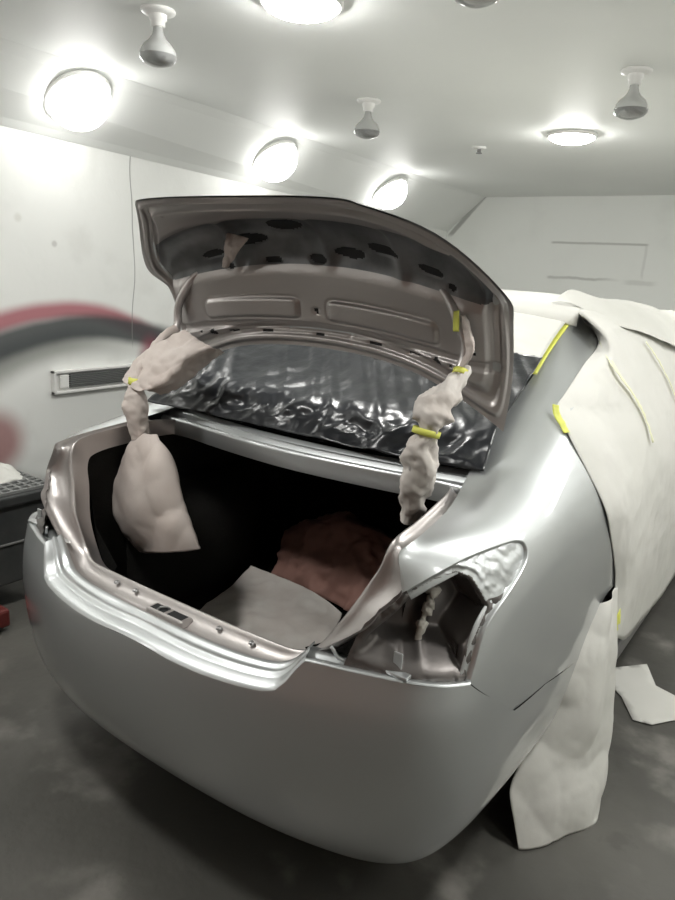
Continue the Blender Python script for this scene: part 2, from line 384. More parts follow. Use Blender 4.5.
# ---- rear quarter panel (right): columns from the boot opening forward, rows from low to the boot/window edge
QNET = [
 [(.545,.085,.40),(.545,.08,.56),(.553,.10,.68),(.576,.14,.80),(.594,.17,.88),(.606,.195,.945),(.613,.21,.98),(.619,.225,.997)],
 [(.70,.165,.40),(.705,.16,.56),(.705,.172,.68),(.700,.20,.80),(.688,.225,.885),(.667,.25,.955),(.645,.263,.99),(.623,.275,1.006)],
 [(.788,.27,.40),(.79,.26,.56),(.786,.272,.68),(.777,.292,.80),(.760,.313,.895),(.722,.335,.97),(.675,.346,1.008),(.620,.352,1.017)],
 [(.822,.42,.40),(.825,.415,.56),(.821,.42,.68),(.813,.43,.80),(.797,.445,.905),(.757,.46,.985),(.685,.47,1.026),(.605,.475,1.033)],
 [(.834,.65,.40),(.837,.645,.56),(.834,.645,.68),(.829,.645,.80),(.815,.645,.912),(.776,.64,1.0),(.685,.63,1.058),(.572,.615,1.06)],
 [(.838,.88,.40),(.841,.87,.56),(.839,.865,.68),(.835,.86,.80),(.820,.85,.915),(.781,.84,1.012),(.685,.80,1.10),(.548,.755,1.105)],
 [(.842,1.1,.40),(.844,1.1,.56),(.842,1.1,.68),(.839,1.09,.80),(.824,1.08,.918),(.784,1.06,1.025),(.682,1.02,1.155),(.525,.98,1.192)],
 [(.844,1.3,.40),(.846,1.3,.56),(.844,1.3,.68),(.842,1.3,.80),(.827,1.29,.92),(.786,1.28,1.035),(.676,1.26,1.225),(.505,1.23,1.295)],
 [(.8445,1.55,.40),(.8475,1.55,.56),(.8465,1.55,.68),(.844,1.55,.80),(.829,1.54,.925),(.787,1.53,1.05),(.666,1.53,1.285),(.495,1.52,1.435)],
 [(.8445,1.8,.40),(.8475,1.8,.56),(.8465,1.8,.68),(.844,1.8,.80),(.830,1.8,.93),(.787,1.8,1.06),(.656,1.79,1.32),(.490,1.78,1.485)],
]
# ---- bumper: columns from the middle to the right wheel arch, rows from the underside to the top
BPLAN = [(0,0),(.15,.004),(.30,.018),(.43,.042),(.55,.078),(.65,.12),(.73,.165),(.785,.226),(.814,.303),(.829,.41),(.836,.56),(.840,.76),(.842,1.0)]
def bumper_net():
    P = np.array(BPLAN); out = []
    T = np.gradient(P, axis=0); T /= np.linalg.norm(T, axis=1, keepdims=True)
    Nn = np.stack([-T[:,1], T[:,0]], 1)      # inward
    rows = [(.30,.195,.30),(.12,.21,.14),(.065,.245,.07),(.035,.31,.035),(.015,.39,.014),(.004,.48,.002),(0,.56,0),(.006,.64,.0),(.020,.70,.002),(.036,.76,.006)]
    k = np.linspace(0, 1, len(P))
    for i in range(len(P)):
        f = min(1, max(0, (i-5)/4))
        out.append([tuple(P[i]+Nn[i]*(a*(1-f)+b*f))+(z+.03*max(0,1-(P[i][0]/.62)**2)*max(0,min(1,(.48-z)/.2))+(.01*f if z < .3 else 0),) for a, z, b in rows])
    full = [[(-x, y, z) for x, y, z in c] for c in out[:0:-1]]+out
    return full

QS, BS = Surf(QNET), Surf(bumper_net())
NB = BS.nc; BC = (NB-1)//2           # bumper column in the middle of the car
car = thing('car', 'silver four-door car with its boot lid up, being prepared for paint', 'car', (0, 1.9, 0))
# --- rear quarter panel outline in (s,v)
SEAM = [(2.006,2.342),(2.54,1.90),(3.175,1.206),(4.023,1.041),(5.264,.671)]
LAMP_OUT = [(2.124,2.816),(2.244,3.231),(2.495,3.569),(2.851,3.85),(3.199,4.164),(3.369,4.43),(3.384,4.738),(3.211,4.934),(2.742,5.047),(1.97,5.07),(1.097,4.783),(.494,4.39)]
ARCH = (1.20, .30, .345)
def arch_pts(a0, a1, n, x=.843):
    return [(x, ARCH[0]-ARCH[2]*math.cos(a), ARCH[1]+ARCH[2]*math.sin(a)) for a in np.linspace(math.radians(a0), math.radians(a1), n)]
def arc_sv(S, pts): return [tuple(q) for q in invert(S, pts)]
arch_q = arc_sv(QS, arch_pts(41, 150, 18))
def smooth_poly(pts, n=6):
    return [tuple(q) for q in nat_spline(pts, np.linspace(0, len(pts)-1, (len(pts)-1)*n+1))]
lamp_edge = smooth_poly([SEAM[0]]+LAMP_OUT)
quarter_poly = lamp_edge+[(.27,5.4),(.05,6.6),(0,7)]+[(k*.25,7.) for k in range(1,37)]+[(9,0.0)]+[(7.6, 0.0)]+[p for p in arch_q[::-1] if p[1] > .02 and p[0] < 7.6]+SEAM[::-1][:-1]
seam_w = QS.at([p[0] for p in SEAM], [p[1] for p in SEAM])
for mir in (False, True):
    q = trim('quarter_panel', QS, quarter_poly, M_SILVER, car, mirror=mir, step=.013)
    so = q.modifiers.new('sheet', 'SOLIDIFY'); so.thickness = .002; so.offset = -1; so.use_quality_normals = False
    q.modifiers.remove(so)
    # pressed flange round the tail lamp opening
    E = densify(lamp_edge, .12, False); P0 = QS.at(E[:, 0], E[:, 1]); N0 = QS.nrm(E[:, 0], E[:, 1]); N0 *= np.sign(((P0-[0, 1.2, .6])*N0).sum(1))[:, None]
    T0 = np.gradient(P0, axis=0); T0 /= np.linalg.norm(T0, axis=1, keepdims=True); I0 = np.cross(N0, T0)
    if (I0.mean(0) @ (np.array([.70, .25, .82])-P0.mean(0))) < 0: I0 = -I0
    rings = [P0, P0+I0*.003-N0*.002, P0+I0*.004-N0*.010, P0+I0*.010-N0*.013, P0+I0*.020-N0*.012, P0+I0*.023-N0*.016]
    R_ = np.stack(rings, 1)*([-1, 1, 1] if mir else [1, 1, 1])
    grid('lamp_opening_flange', R_, M_SILVER, q)
# --- bumper
seam_b = arc_sv(BS, seam_w)
arch_b = arc_sv(BS, arch_pts(-8, 41, 9, .842))
def bs(x, z):       # (s,v) on the bumper right half from plan distance x and height z
    k = invert(BS, [(x, np.interp(x, [p[0] for p in BPLAN], [p[1] for p in BPLAN]), z)], BC)[0]; return tuple(k)
ridge_w = [(0,.007,.652),(.128,.009,.645),(.237,.017,.643),(.335,.03,.648),(.40,.044,.654),(.43,.053,.664),(.45,.064,.688),(.463,.074,.712),(.482,.089,.740),(.53,.10,.741),(.568,.117,.738),(.62,.138,.736),(.676,.165,.733),(.745,.214,.729),(.784,.27,.724)]
ridge_b = [tuple(q) for q in invert(BS, ridge_w, BC-.01)]
ridge_b[0] = (float(BC), ridge_b[0][1])
half_top = ridge_b+seam_b[1:]
right_side = arch_b[::-1]
mirror_s = lambda p: (2*BC-p[0], p[1])
bottom = [(s, 0.02) for s in np.linspace(right_side[-1][0], 2*BC-right_side[-1][0], 80)]
top_all = [mirror_s(p) for p in half_top[::-1]]+half_top[1:]
bumper_poly = top_all+right_side+bottom+[mirror_s(p) for p in right_side[::-1]]
bumper = trim('bumper', BS, bumper_poly, M_SILVER, car, scale=(.11, .08), step=.014, out=(0, 1.0, .45))
# loading step on top of the bumper, up to the boot sill
def mirror_line(L): L = [tuple(p) for p in L]; return [(-x, y, z) for x, y, z in L[::-1]]+L[1:]
n_st = 81
def line(pts, n=n_st): return nat_spline(np.array(pts), np.linspace(0, len(pts)-1, n))
ridge_pts = BS.at([p[0] for p in ridge_b], [p[1] for p in ridge_b])
front = mirror_line(ridge_pts[:9])
back = mirror_line([(0,.100,.668),(.12,.101,.668),(.22,.104,.669),(.31,.112,.671),(.37,.122,.676),(.40,.130,.684),(.425,.137,.70),(.445,.141,.722),(.468,.142,.752)])
f_, b_ = line(front), line(back)
prof = [(0, 0), (.04, .004), (.10, .0075), (.35, .008), (.42, .0085), (.47, .014), (.55, .015), (.62, .010), (.72, .009), (.78, .013), (.9, .013), (1, .004)]
G_ = np.stack([f_+(b_-f_)*t+np.array([0, 0, h]) for t, h in prof], 1)
grid('bumper_step', G_, M_SILVER, bumper, flip=True)
# lip over which the tail lamp sits
for mir in (False, True):
    L = line(ridge_pts[8:], 40); inn = np.array([-.45, .9, 0.]); inn /= np.linalg.norm(inn)
    prof2 = [(0, 0), (.002, .003), (.006, .004), (.016, .003), (.020, -.003), (.030, -.004), (.033, .002), (.05, .003), (.075, -.004)]
    Rg = np.stack([L+inn*d+np.array([0, 0, h]) for d, h in prof2], 1)*([-1, 1, 1] if mir else [1, 1, 1])
    grid('lamp_shelf', Rg, M_SILVER, bumper, flip=not mir)

# --- tail lamp pockets
D_DEEP = np.array([(.03,2.62),(.10,3.15),(.46,3.85),(.75,4.40),(1.2,4.66),(1.72,4.731),(2.0,4.50),(2.342,3.669),(2.05,3.1),(1.90,2.887),(1.9,2.45),(1.158,2.5),(.5,2.5)])
B_BUMP = np.array([(.03,2.40),(.06,2.80),(.235,3.08),(.43,3.08),(.80,2.86),(.80,2.40)])
sc_q = np.array([.13, .1])
def pocket_fn(sv, P, N):
    q = sv*sc_q; ins = in_poly(q, D_DEEP*sc_q); d = poly_dist(q, D_DEEP*sc_q); sd = np.where(ins, d, -d)
    t = np.clip(sd/.055, 0, 1); t = t*t*(3-2*t)
    dep = .013+.115*t
    # raised box at the lower inner end
    ib = in_poly(q, B_BUMP*sc_q); db = np.where(ib, poly_dist(q, B_BUMP*sc_q), 0); tb = np.clip(db/.012, 0, 1); dep -= .055*tb*t
    # ridge that carries the sealer
    rs = np.interp(sv[:, 1], [2.5, 2.9, 3.45, 3.93, 4.2], [1.06, 1.08, 1.15, 1.28, 1.36]); dr = np.abs(sv[:, 0]-rs)*.13
    dep -= .030*np.exp(-(dr/.012)**2)*t*np.clip((4.3-sv[:, 1])/.3, 0, 1)
    # buckled bracket plate at the outer tip
    w = np.array([fbm(p, 26, 3, 3, True) for p in P]); dep += np.where(sd < .0, .0045*w, 0)
    dr2 = np.abs(poly_dist(q, D_DEEP*sc_q)-.022); dep -= np.where(~ins & (sv[:, 1] > 4.1) & (sv[:, 0] > 1.3), .006*np.exp(-(dr2/.007)**2), 0)
    din = np.array([-.62, .78, -.05]); din /= np.linalg.norm(din)
    return P+din*dep[:, None]
pocket_poly = [p for p in lamp_edge]+[(.30,4.05),(.17,3.82),(.03,3.35),(0,3.1),(0,2.3),(1.0,2.3)]
sealant_w = QS.at([1.34,1.28,1.22,1.147,1.10,1.075,1.063], [4.109,3.926,3.7,3.452,3.2,2.925,2.658])+np.array([-.62,.78,-.05])*.086
for mir in (False, True):
    pk = trim('tail_lamp_pocket', QS, pocket_poly, [M_POCKET, M_SILVER], car, scale=(.13, .1), step=.005, mirror=mir, fn=pocket_fn, mi_fn=lambda q: (~in_poly(q*sc_q, D_DEEP*sc_q) & (q[:, 1] > 3.85) & (q[:, 0] > 1.3)).astype(int))
    sg = -1 if mir else 1
    rng = random.Random(4); mb = MB(); C_ = line(sealant_w, 26); C_ = C_+np.array([[rng.uniform(-.004, .004), 0, rng.uniform(-.003, .003)] for _ in range(26)])
    rad = [.0105+.002*math.sin(i*.8)+rng.uniform(-.004, .004) for i in range(26)]; rad[0] = .007; rad[1] = .016; rad[2] = .019; rad[3] = .016
    mb.tube([(p[0]*sg, p[1], p[2]) for p in C_], rad, 10); s_ = mb.build('seam_sealer', M_SEAL, pk, smooth=True); s_['label'] = 'off-white bead of seam sealer'
    mb = MB()      # clip plate on the lamp shelf
    mb.box((.664*sg-.026, .165, .738), (.664*sg+.026, .188, .746)).box((.655*sg-.011, .184, .738), (.655*sg+.011, .189, .785))
    mb.build('lamp_clip', M_SILVER, pk, bevel=.002)
    mb = MB(); mb.tube([(.523*sg, .125, .775), (.530*sg, .128, .765), (.537*sg, .132, .752), (.552*sg, .14, .744), (.565*sg, .15, .743)], .004, 8)
    mb.build('hook_clip', M_SILVER, pk, smooth=True)

# --- boot opening: gutter and flange, from the sill round to the rear deck
qe = QS.at([p*.25 for p in range(0, 19)], [7.]*19)
inner_lamp = QS.at([0, .03, .17, .494, .27, .05], [2.9, 3.35, 3.82, 4.39, 5.4, 6.6])
outer_r = [(0,.100,.668),(.15,.102,.668),(.31,.112,.671),(.40,.130,.684),(.445,.141,.722),(.48,.140,.745)]+[tuple(p) for p in inner_lamp[1:]]+[tuple(qe[i]) for i in (1,3,5,8,10,12,14)]
inner_r = [(0,.175,.676),(.15,.175,.676),(.29,.178,.677),(.37,.182,.679),(.42,.192,.690),(.455,.200,.718),(.492,.208,.775),(.525,.222,.835),(.553,.242,.90),(.571,.25,.945),(.582,.262,.98),(.586,.285,.996),(.588,.33,1.005),(.585,.38,1.011),(.576,.46,1.020),(.566,.53,1.026),(.552,.59,1.028),(.53,.625,1.028)]
assert len(outer_r) == 18 and len(inner_r) == 18, (len(outer_r), len(inner_r))
O_, I_ = line(mirror_line(outer_r), 321), line(mirror_line(inner_r), 321)
W_ = I_-O_; Wn = W_/np.linalg.norm(W_, axis=1, keepdims=True)
Tn = np.gradient(O_, axis=0); Tn /= np.linalg.norm(Tn, axis=1, keepdims=True); Nn_ = np.cross(Tn, Wn); Nn_ *= np.sign(np.median((Nn_*(O_-np.array([0, 1.0, .35]))).sum(1)))
Nn_ /= np.maximum(np.linalg.norm(Nn_, axis=1, keepdims=True), 1e-9)
prof3 = [(0, 0), (.06, -.006), (.2, -.012), (.42, -.013), (.55, -.009), (.75, -.006), (.86, .004), (.93, .011), (1.0, .013), (1.04, .010), (1.05, -.004)]
IN_ = np.array([0, .045, -.03])-.5*np.stack([0*I_[:, 0], 0*I_[:, 0], np.clip((I_[:, 2]-.9)*.3, 0, .05)], 1)
Gt = np.stack([O_+W_*t+Nn_*h for t, h in prof3]+[I_+Wn*.008+IN_], 1)
gut = grid('boot_gutter', Gt, M_SILVER_IN, car)
# sill details: lock striker recess and bolts
MB().box((-.068, .113, .655), (.072, .153, .6765)).build('striker_plate', M_SILVER_IN, gut, bevel=.006)
st = MB().box((-.058, .119, .672), (-.004, .147, .6775)).box((.006, .119, .672), (.062, .147, .6775)).build('striker_recess', M_DARK, gut, bevel=.004)
MB().tube([(-.030, .121, .677), (-.024, .127, .683), (-.012, .139, .683), (-.008, .145, .677)], .003, 8).build('striker_loop', M_STEEL, gut, smooth=True)
for x in (-.24, -.16, .16, .27): MB().lathe([(0, .006), (.006, .006), (.008, .0)], 10, 0, Matrix.Translation((x, .155, .675))).build('bolt', M_STEEL, gut, smooth=True)
# --- rear deck strip between boot and rear window
dk_out = mirror_line([(0,.652,1.058),(.2,.664,1.058),(.38,.686,1.060),(.50,.705,1.064),(.592,.715,1.074)])
dk_in = mirror_line([(0,.580,1.030),(.2,.592,1.030),(.38,.618,1.029),(.48,.634,1.029),(.598,.632,1.030)])
a_, b_ = line(dk_out, 101), line(dk_in, 101)
prof4 = [(-.05, -.03), (0, 0), (.12, .004), (.25, -.004), (.36, -.005), (.45, .006), (.58, .007), (.68, -.002), (.8, -.003), (.88, .007), (1, .008), (1.06, .0), (1.07, -.05)]
dk = grid('rear_deck', np.stack([a_+(b_-a_)*t+np.array([0, -.3*h, h]) for t, h in prof4], 1), M_SILVER, car)
# --- inside of the boot
mb = MB()
IB = I_+Wn*.006-Nn_*.04; low = IB.copy()
V = []
tun = np.stack([IB, IB*[.98, 1, 1]+np.array([0, .06, 0])-Nn_*.02], 1)
def ring(y, xs, zb, zt): return [(-xs, y, zb), (xs, y, zb), (xs, y, zt), (-xs, y, zt)]
A_ = ring(.29, .60, .36, .985); B_ = ring(1.40, .60, .36, 1.03)
mb.add(A_+B_, [(0,1,5,4),(1,2,6,5),(3,0,4,7),(4,5,6,7)])
mb.add([(-.57,.66,1.02),(.57,.66,1.02),(.57,1.40,1.03),(-.57,1.40,1.03)], [(0,1,2,3)])
mb.add([(-.60,.215,.36),(.60,.215,.36),(.40,.215,.66),(-.40,.215,.66)], [(0,1,2,3)])
for s in (-1, 1): mb.add([(s*.60,.30,.36),(s*.60,.30,.93),(s*.56,.30,.86),(s*.50,.28,.74),(s*.36,.25,.66)], [(0,1,2,3,4)])
liner = mb.build('boot_liner', M_LINER, car)
for s in (-1, 1):       # carpeted wheel-arch humps
    net = [[(s*(.57-.001), .45+.1*i, .36+.001), (s*(.57-.10*math.sin(math.pi*i/7)), .45+.1*i, .37), (s*(.57-.14*math.sin(math.pi*i/7)), .45+.1*i, .55), (s*(.57-.10*math.sin(math.pi*i/7)), .45+.1*i, .72), (s*(.569), .45+.1*i, .80)] for i in range(8)]
    S_ = Surf(net); u, v = np.meshgrid(np.linspace(0, 7, 24), np.linspace(0, 4, 20), indexing='ij'); grid('wheel_arch_cover', S_.at(u.ravel(), v.ravel()).reshape(24, 20, 3), M_LINER, liner)

# --- roof, rear window, sides and front of the body (mostly under paper)
rw = [[(x*.555, .70-.045*(1-x*x), 1.068-.004*(1-x*x)), (x*.53, .93-.05*(1-x*x), 1.175+.012*(1-x*x)), (x*.505, 1.2-.05*(1-x*x), 1.29+.022*(1-x*x)), (x*.495, 1.5-.03*(1-x*x), 1.425+.03*(1-x*x))] for x in np.linspace(-1, 1, 9)]
S_ = Surf(rw); u, v = np.meshgrid(np.linspace(0, 8, 41), np.linspace(0, 3, 25), indexing='ij')
grid('rear_window', S_.at(u.ravel(), v.ravel()).reshape(41, 25, 3), M_GLASS, car)
rf = [[(x*.495, 1.5-.03*(1-x*x), 1.425+.03*(1-x*x)), (x*.49, 1.78, 1.483+.028*(1-x*x)), (x*.50, 2.2, 1.485+.03*(1-x*x)), (x*.51, 2.6, 1.462+.032*(1-x*x)), (x*.53, 2.9, 1.40+.03*(1-x*x))] for x in np.linspace(-1, 1, 9)]
S_ = Surf(rf); u, v = np.meshgrid(np.linspace(0, 8, 41), np.linspace(0, 4, 31), indexing='ij')
grid('roof_panel', S_.at(u.ravel(), v.ravel()).reshape(41, 31, 3), M_SILVER, car)
front_sec = []
for y, xw, zs, xt, zt in [(1.8,.846,.93,.49,1.485),(2.2,.847,.93,.50,1.485),(2.6,.846,.93,.51,1.462),(2.9,.844,.93,.53,1.40),(3.2,.838,.94,.60,1.17),(3.4,.83,.95,.66,1.03),(3.8,.80,.90,.62,.96),(4.2,.72,.80,.50,.86),(4.36,.60,.72,.40,.78),(4.42,.45,.62,.30,.70)]:
    front_sec.append([(xw-.004,y,.28),(xw,y,.45),(xw-.001,y,.68),(xw-.006,y,.82),(xw-.02,y,zs),(.5*(xw-.06+xt+.28),y,.5*(zs+.12+zs+.10) if zt > 1.1 else zs+.01),(xt+.17*(zt > 1.1)+.05,y,zt-.15 if zt > 1.1 else zt-.01),(xt,y,zt)])
S_ = Surf(front_sec); u, v = np.meshgrid(np.linspace(0, 9, 60), np.linspace(0, 7, 40), indexing='ij'); PF = S_.at(u.ravel(), v.ravel()).reshape(60, 40, 3)
grid('side_panel', PF, M_SILVER, car); grid('side_panel', PF*[-1, 1, 1], M_SILVER, car, flip=True)
bn = np.stack([np.stack([PF[20:, -1]*[k, 1, 1]+np.array([0, 0, .03*(1-k*k)]) for k in np.linspace(-1, 1, 15)], 1)], 0)[0]
grid('bonnet', bn, M_SILVER, car)
for s in (-1, 1):
    MB().box((s*.80-.035, 1.42, .235), (s*.80+.035, 3.2, .30)).build('sill_strip', M_STEEL, car, bevel=.012)
MB().box((-.70, .35, .22), (.70, 4.2, .34)).build('underbody', M_RUBBER, car)
def wheel(x, y):
    Mx = Matrix.Translation((x, y, .30)); s = 1 if x > 0 else -1
    t = MB().lathe([(.20,-.085),(.27,-.092),(.295,-.08),(.302,-.05),(.302,.05),(.295,.08),(.27,.092),(.20,.085)], 48, 0, Mx, 'x').build('wheel', M_TYRE, car, smooth=True)
    MB().lathe([(.205,s*.075),(.195,s*.08),(.18,s*.05),(.09,s*.045),(.03,s*.06),(.0,s*.06)], 32, 0, Mx, 'x').build('rim', M_STEEL, t, smooth=True)
for s in (-1, 1): wheel(s*.745, 1.20); wheel(s*.745, 3.66)

# --- boot lid, standing open
LID = {0: [(0,.735,1.335),(0,.722,1.43),(0,.690,1.56),(0,.625,1.685),(0,.47,1.722),(0,.285,1.722)],
 .25: [(.26,.728,1.318),(.258,.712,1.42),(.256,.676,1.545),(.25,.612,1.668),(.225,.47,1.714),(.19,.290,1.7215)],
 .5: [(.44,.728,1.268),(.453,.708,1.385),(.456,.662,1.512),(.452,.602,1.620),(.40,.478,1.688),(.315,.305,1.718)],
 .75: [(.552,.738,1.212),(.568,.722,1.355),(.575,.672,1.490),(.566,.600,1.572),(.475,.475,1.662),(.358,.325,1.714)],
 1: [(.603,.756,1.175),(.613,.748,1.33),(.622,.690,1.472),(.629,.594,1.536),(.517,.470,1.650),(.372,.335,1.708)]}
lid_net = [[(-x, y, z) for x, y, z in LID[k]] for k in (1, .75, .5, .25)]+[LID[k] for k in (0, .25, .5, .75, 1)]
LS = Surf(lid_net)
lid = trim('boot_lid', LS, [(0,0),(8,0),(8,5),(0,5)], M_SILVER, car, scale=(.15, .13), step=.02, out=(0, -.4, 1.1))
nu, nv = 281, 181
ug, vg = np.meshgrid(np.linspace(.0, 8., nu), np.linspace(.0, 5., nv), indexing='ij')
PL = LS.at(ug.ravel(), vg.ravel()).reshape(nu, nv, 3); NL = vnormals(PL); 
if (NL[nu//2, nv//3] @ np.array([0, -1, 0])) < 0: NL = -NL
dv = np.linalg.norm(np.diff(PL, axis=1), axis=2); LV = np.concatenate([np.zeros((nu, 1)), np.cumsum(dv, 1)], 1); TV = LV[:, -1:]
du = np.linalg.norm(np.diff(PL, axis=0), axis=2); LU = np.concatenate([np.zeros((1, nv)), np.cumsum(du, 0)], 0); TU = LU[-1:]
eS = np.minimum(LU, TU-LU); eF, eT = LV, TV-LV
k_ = 60.; e = -np.log(np.exp(-k_*eS)+np.exp(-k_*eF)+np.exp(-k_*eT))/k_; e = np.maximum(e, 0)
def ss(x, a, b): t = np.clip((x-a)/(b-a), 0, 1); return t*t*(3-2*t)
dep = .004+.012*ss(e, .012, .022)-.010*ss(e, .030, .040)+.024*ss(e, .052, .075)
X, Y, Z = PL[..., 0], PL[..., 1], PL[..., 2]
rr = vg      # row coordinate 0..5
# deep recess behind the licence-plate face
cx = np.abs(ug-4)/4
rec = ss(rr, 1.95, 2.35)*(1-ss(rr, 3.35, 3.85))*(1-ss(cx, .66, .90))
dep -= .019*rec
# ribs crossing the recess
for c0 in (2.9, 4.25, 5.3): dep += .012*np.exp(-((ug-c0)/.10)**2)*rec
# pressed rounded rectangles on the flat panel
def rrect(x0, x1, z0, z1, r=.02):
    zc = Z+.0; crown = .16*X**2
    dx = np.maximum(np.maximum(x0-X, X-x1), 0); qx = np.abs(X-(x0+x1)/2)-(x1-x0)/2+r; qz = np.abs(Z+crown-(z0+z1)/2)-(z1-z0)/2+r
    return np.sqrt(np.maximum(qx, 0)**2+np.maximum(qz, 0)**2)+np.minimum(np.maximum(qx, qz), 0)-r
vert = 1-ss(rr, 2.1, 2.4)
for s in (-1, 1):
    d = rrect(*( (.055, .43) if s > 0 else (-.43, -.055)), 1.425, 1.487)
    dep += (.008*(1-ss(d, -.006, .004))-.004*np.exp(-(d/.006)**2))*vert
dep -= .012*(1-ss(np.abs(Z+.16*X**2-1.400), .006, .018))*vert*(1-ss(cx, .80, .9))        # valley above the slot row
dep += .010*np.exp(-((np.abs(X)-.515)/.022)**2)*(1-ss(rr, 1.8, 2.3))*ss(rr, .3, .6)      # hinge rails
wv = np.array([[fbm(PL[i, j], 9, 2, 3) for j in range(0, nv, 4)] for i in range(0, nu, 4)])
PI = PL+NL*dep[..., None]
hole = np.zeros((nu, nv), bool)
zr = Z+.16*X**2
for x0, wd, hh in [(0, .022, .006), (-.206, .024, .0055), (.206, .024, .0055), (-.342, .024, .0055), (.342, .024, .0055)]:
    hole |= (np.abs(X-x0) < wd) & (np.abs(zr-1.372-.004) < hh) & (rr < 2)
for x0, z0, r in [(-.42, 1.376, .013), (.42, 1.376, .013), (-.115, 1.384, .006), (.115, 1.384, .006), (.462, 1.376, .006), (.50, 1.384, .006), (-.47, 1.38, .006), (.01, 1.452, .011), (.53, 1.43, .006)]:
    hole |= ((X-x0)**2+(zr-z0)**2 < r*r) & (rr < 2.3)
for u0, r0, au, ar in [(3.1, 2.75, .34, .15), (3.75, 3.1, .26, .20), (4.55, 2.45, .22, .12), (2.5, 2.55, .22, .10), (5.05, 2.65, .25, .12), (5.75, 2.5, .22, .11), (4.1, 2.28, .14, .10), (3.45, 2.25, .13, .08), (6.1, 2.3, .10, .08), (2.8, 2.2, .09, .07)]:
    hole |= ((ug-u0)/au)**2+((rr-r0)/ar)**2 < 1
for u0, r0 in [(2.3, 4.48), (3.7, 4.45), (4.6, 4.75)]: hole |= ((ug-u0)/.035)**2+((rr-r0)/.05)**2 < 1
PI = np.where(hole[..., None], PI-NL*.004, PI)
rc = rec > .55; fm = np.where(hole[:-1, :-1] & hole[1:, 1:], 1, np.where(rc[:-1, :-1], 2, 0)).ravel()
inner = grid('inner_panel', PI, [M_SILVER_IN, M_DARK, M_RECESS_SHADE], lid, mi=fm)
# hinge arms
arm_r = [(.405,.66,1.545),(.455,.645,1.52),(.50,.632,1.46),(.527,.635,1.40),(.522,.62,1.335),(.518,.545,1.265),(.512,.47,1.19),(.505,.455,1.09),(.495,.48,1.01),(.49,.49,.985)]
for s in (-1, 1):
    MB().tube(line([(x*s, y, z) for x, y, z in arm_r], 60), .0135, 12).build('hinge_arm', M_SILVER_IN, car, smooth=True)

# =============== masking on the car ===============
def tape(name, pts, width, side, mat_, label, parent=None, lift=.003, group=None, n=30):
    """strip of tape along world points, widened along 'side'"""
    C = line(pts, n); sd = np.array(side, float); sd /= np.linalg.norm(sd)
    T = np.gradient(C, axis=0); T /= np.linalg.norm(T, axis=1, keepdims=True)
    S_ = sd-T*(T@sd)[:, None]; S_ /= np.linalg.norm(S_, axis=1, keepdims=True)
    P = np.stack([C+S_*width*k for k in (-.5, -.17, .17, .5)], 1)
    P = crumple(P, .0022, 30, 3, 3)
    o = grid(name, P, mat_, parent, thick=.001)
    if label: _props(o, label, 'masking tape', group)
    return o
# black film over the rear window
film = [[(x*.60-.11*max(0, -x-.5), .672-.035*(1-x*x)-.12*max(0, -x-.5), 1.066+.01*max(0, -x-.5)), (x*.585-.10*max(0, -x-.5), .735-.045*(1-x*x)-.06*max(0, -x-.5), 1.125+.05*max(0, -x-.5)), (x*.575-.12*max(0, -x-.5), .80-.05*(1-x*x), 1.165+.08*max(0, -x-.5)), (x*.555-.12*max(0, -x-.5), .95-.05*(1-x*x), 1.215+.09*max(0, -x-.5)), (x*.535-.10*max(0, -x-.5), 1.10-.05*(1-x*x), 1.268+.02*(1-x*x)+.08*max(0, -x-.5)), (x*.52-.06*max(0, -x-.5), 1.235-.05*(1-x*x), 1.318+.024*(1-x*x)+.04*max(0, -x-.5))] for x in np.linspace(-1, 1, 11)]
S_ = Surf(film); nu_, nv_ = 150, 64
u, v = np.meshgrid(np.linspace(0, 10, nu_), np.linspace(0, 5, nv_), indexing='ij'); P = S_.at(u.ravel(), v.ravel()).reshape(nu_, nv_, 3)
msk = .12+.9*np.exp(-((v-.9)/.8)**2)
Pf = crumple(P, .024, 6, 11, 3, True, mask=msk)
# long pleats running up the glass
pl = np.array([[noise.noise(Vector(((P[i, j, 0]+.75*P[i, j, 1])*15, .3, 2.))) for j in range(nv_)] for i in range(nu_)])
Pf = Pf+vnormals(P)*(.008*(1-2*np.abs(pl))*ss(v, 1.0, 2.4))[..., None]
Pf[..., 2] += .012; Pf[..., 1] -= .006
o = grid('plastic_sheet', Pf, M_FILM, thick=.0008); _props(o, 'crumpled black plastic film covering the rear window behind the open lid', 'plastic sheet')
# paper over the upper part of the rear window
o = sheet('masking_paper', [[(x*.515, 1.20-.05*(1-x*x), 1.312+.026*(1-x*x)), (x*.50, 1.36-.04*(1-x*x), 1.385+.03*(1-x*x)), (x*.488, 1.56, 1.463+.03*(1-x*x))] for x in np.linspace(-1, 1, 7)], M_PAPER, amp=.003, seed=21)
_props(o, 'white masking paper across the top of the rear window, between lid and roof', 'masking paper', 'masking paper on the car')
tape('masking_tape', [(.515,1.165,1.288),(.502,1.28,1.338),(.495,1.40,1.392),(.488,1.53,1.445)], .030, (1, 0, 0), M_TAPE, 'yellow tape edging the rear window along the silver roof pillar', lift=.004)
tape('masking_tape', [(-.635,.80,1.222),(-.615,.95,1.275),(-.585,1.10,1.322),(-.55,1.2,1.35)], .012, (1, 0, 0), M_TAPE, 'thin tape down the far edge of the black plastic film')
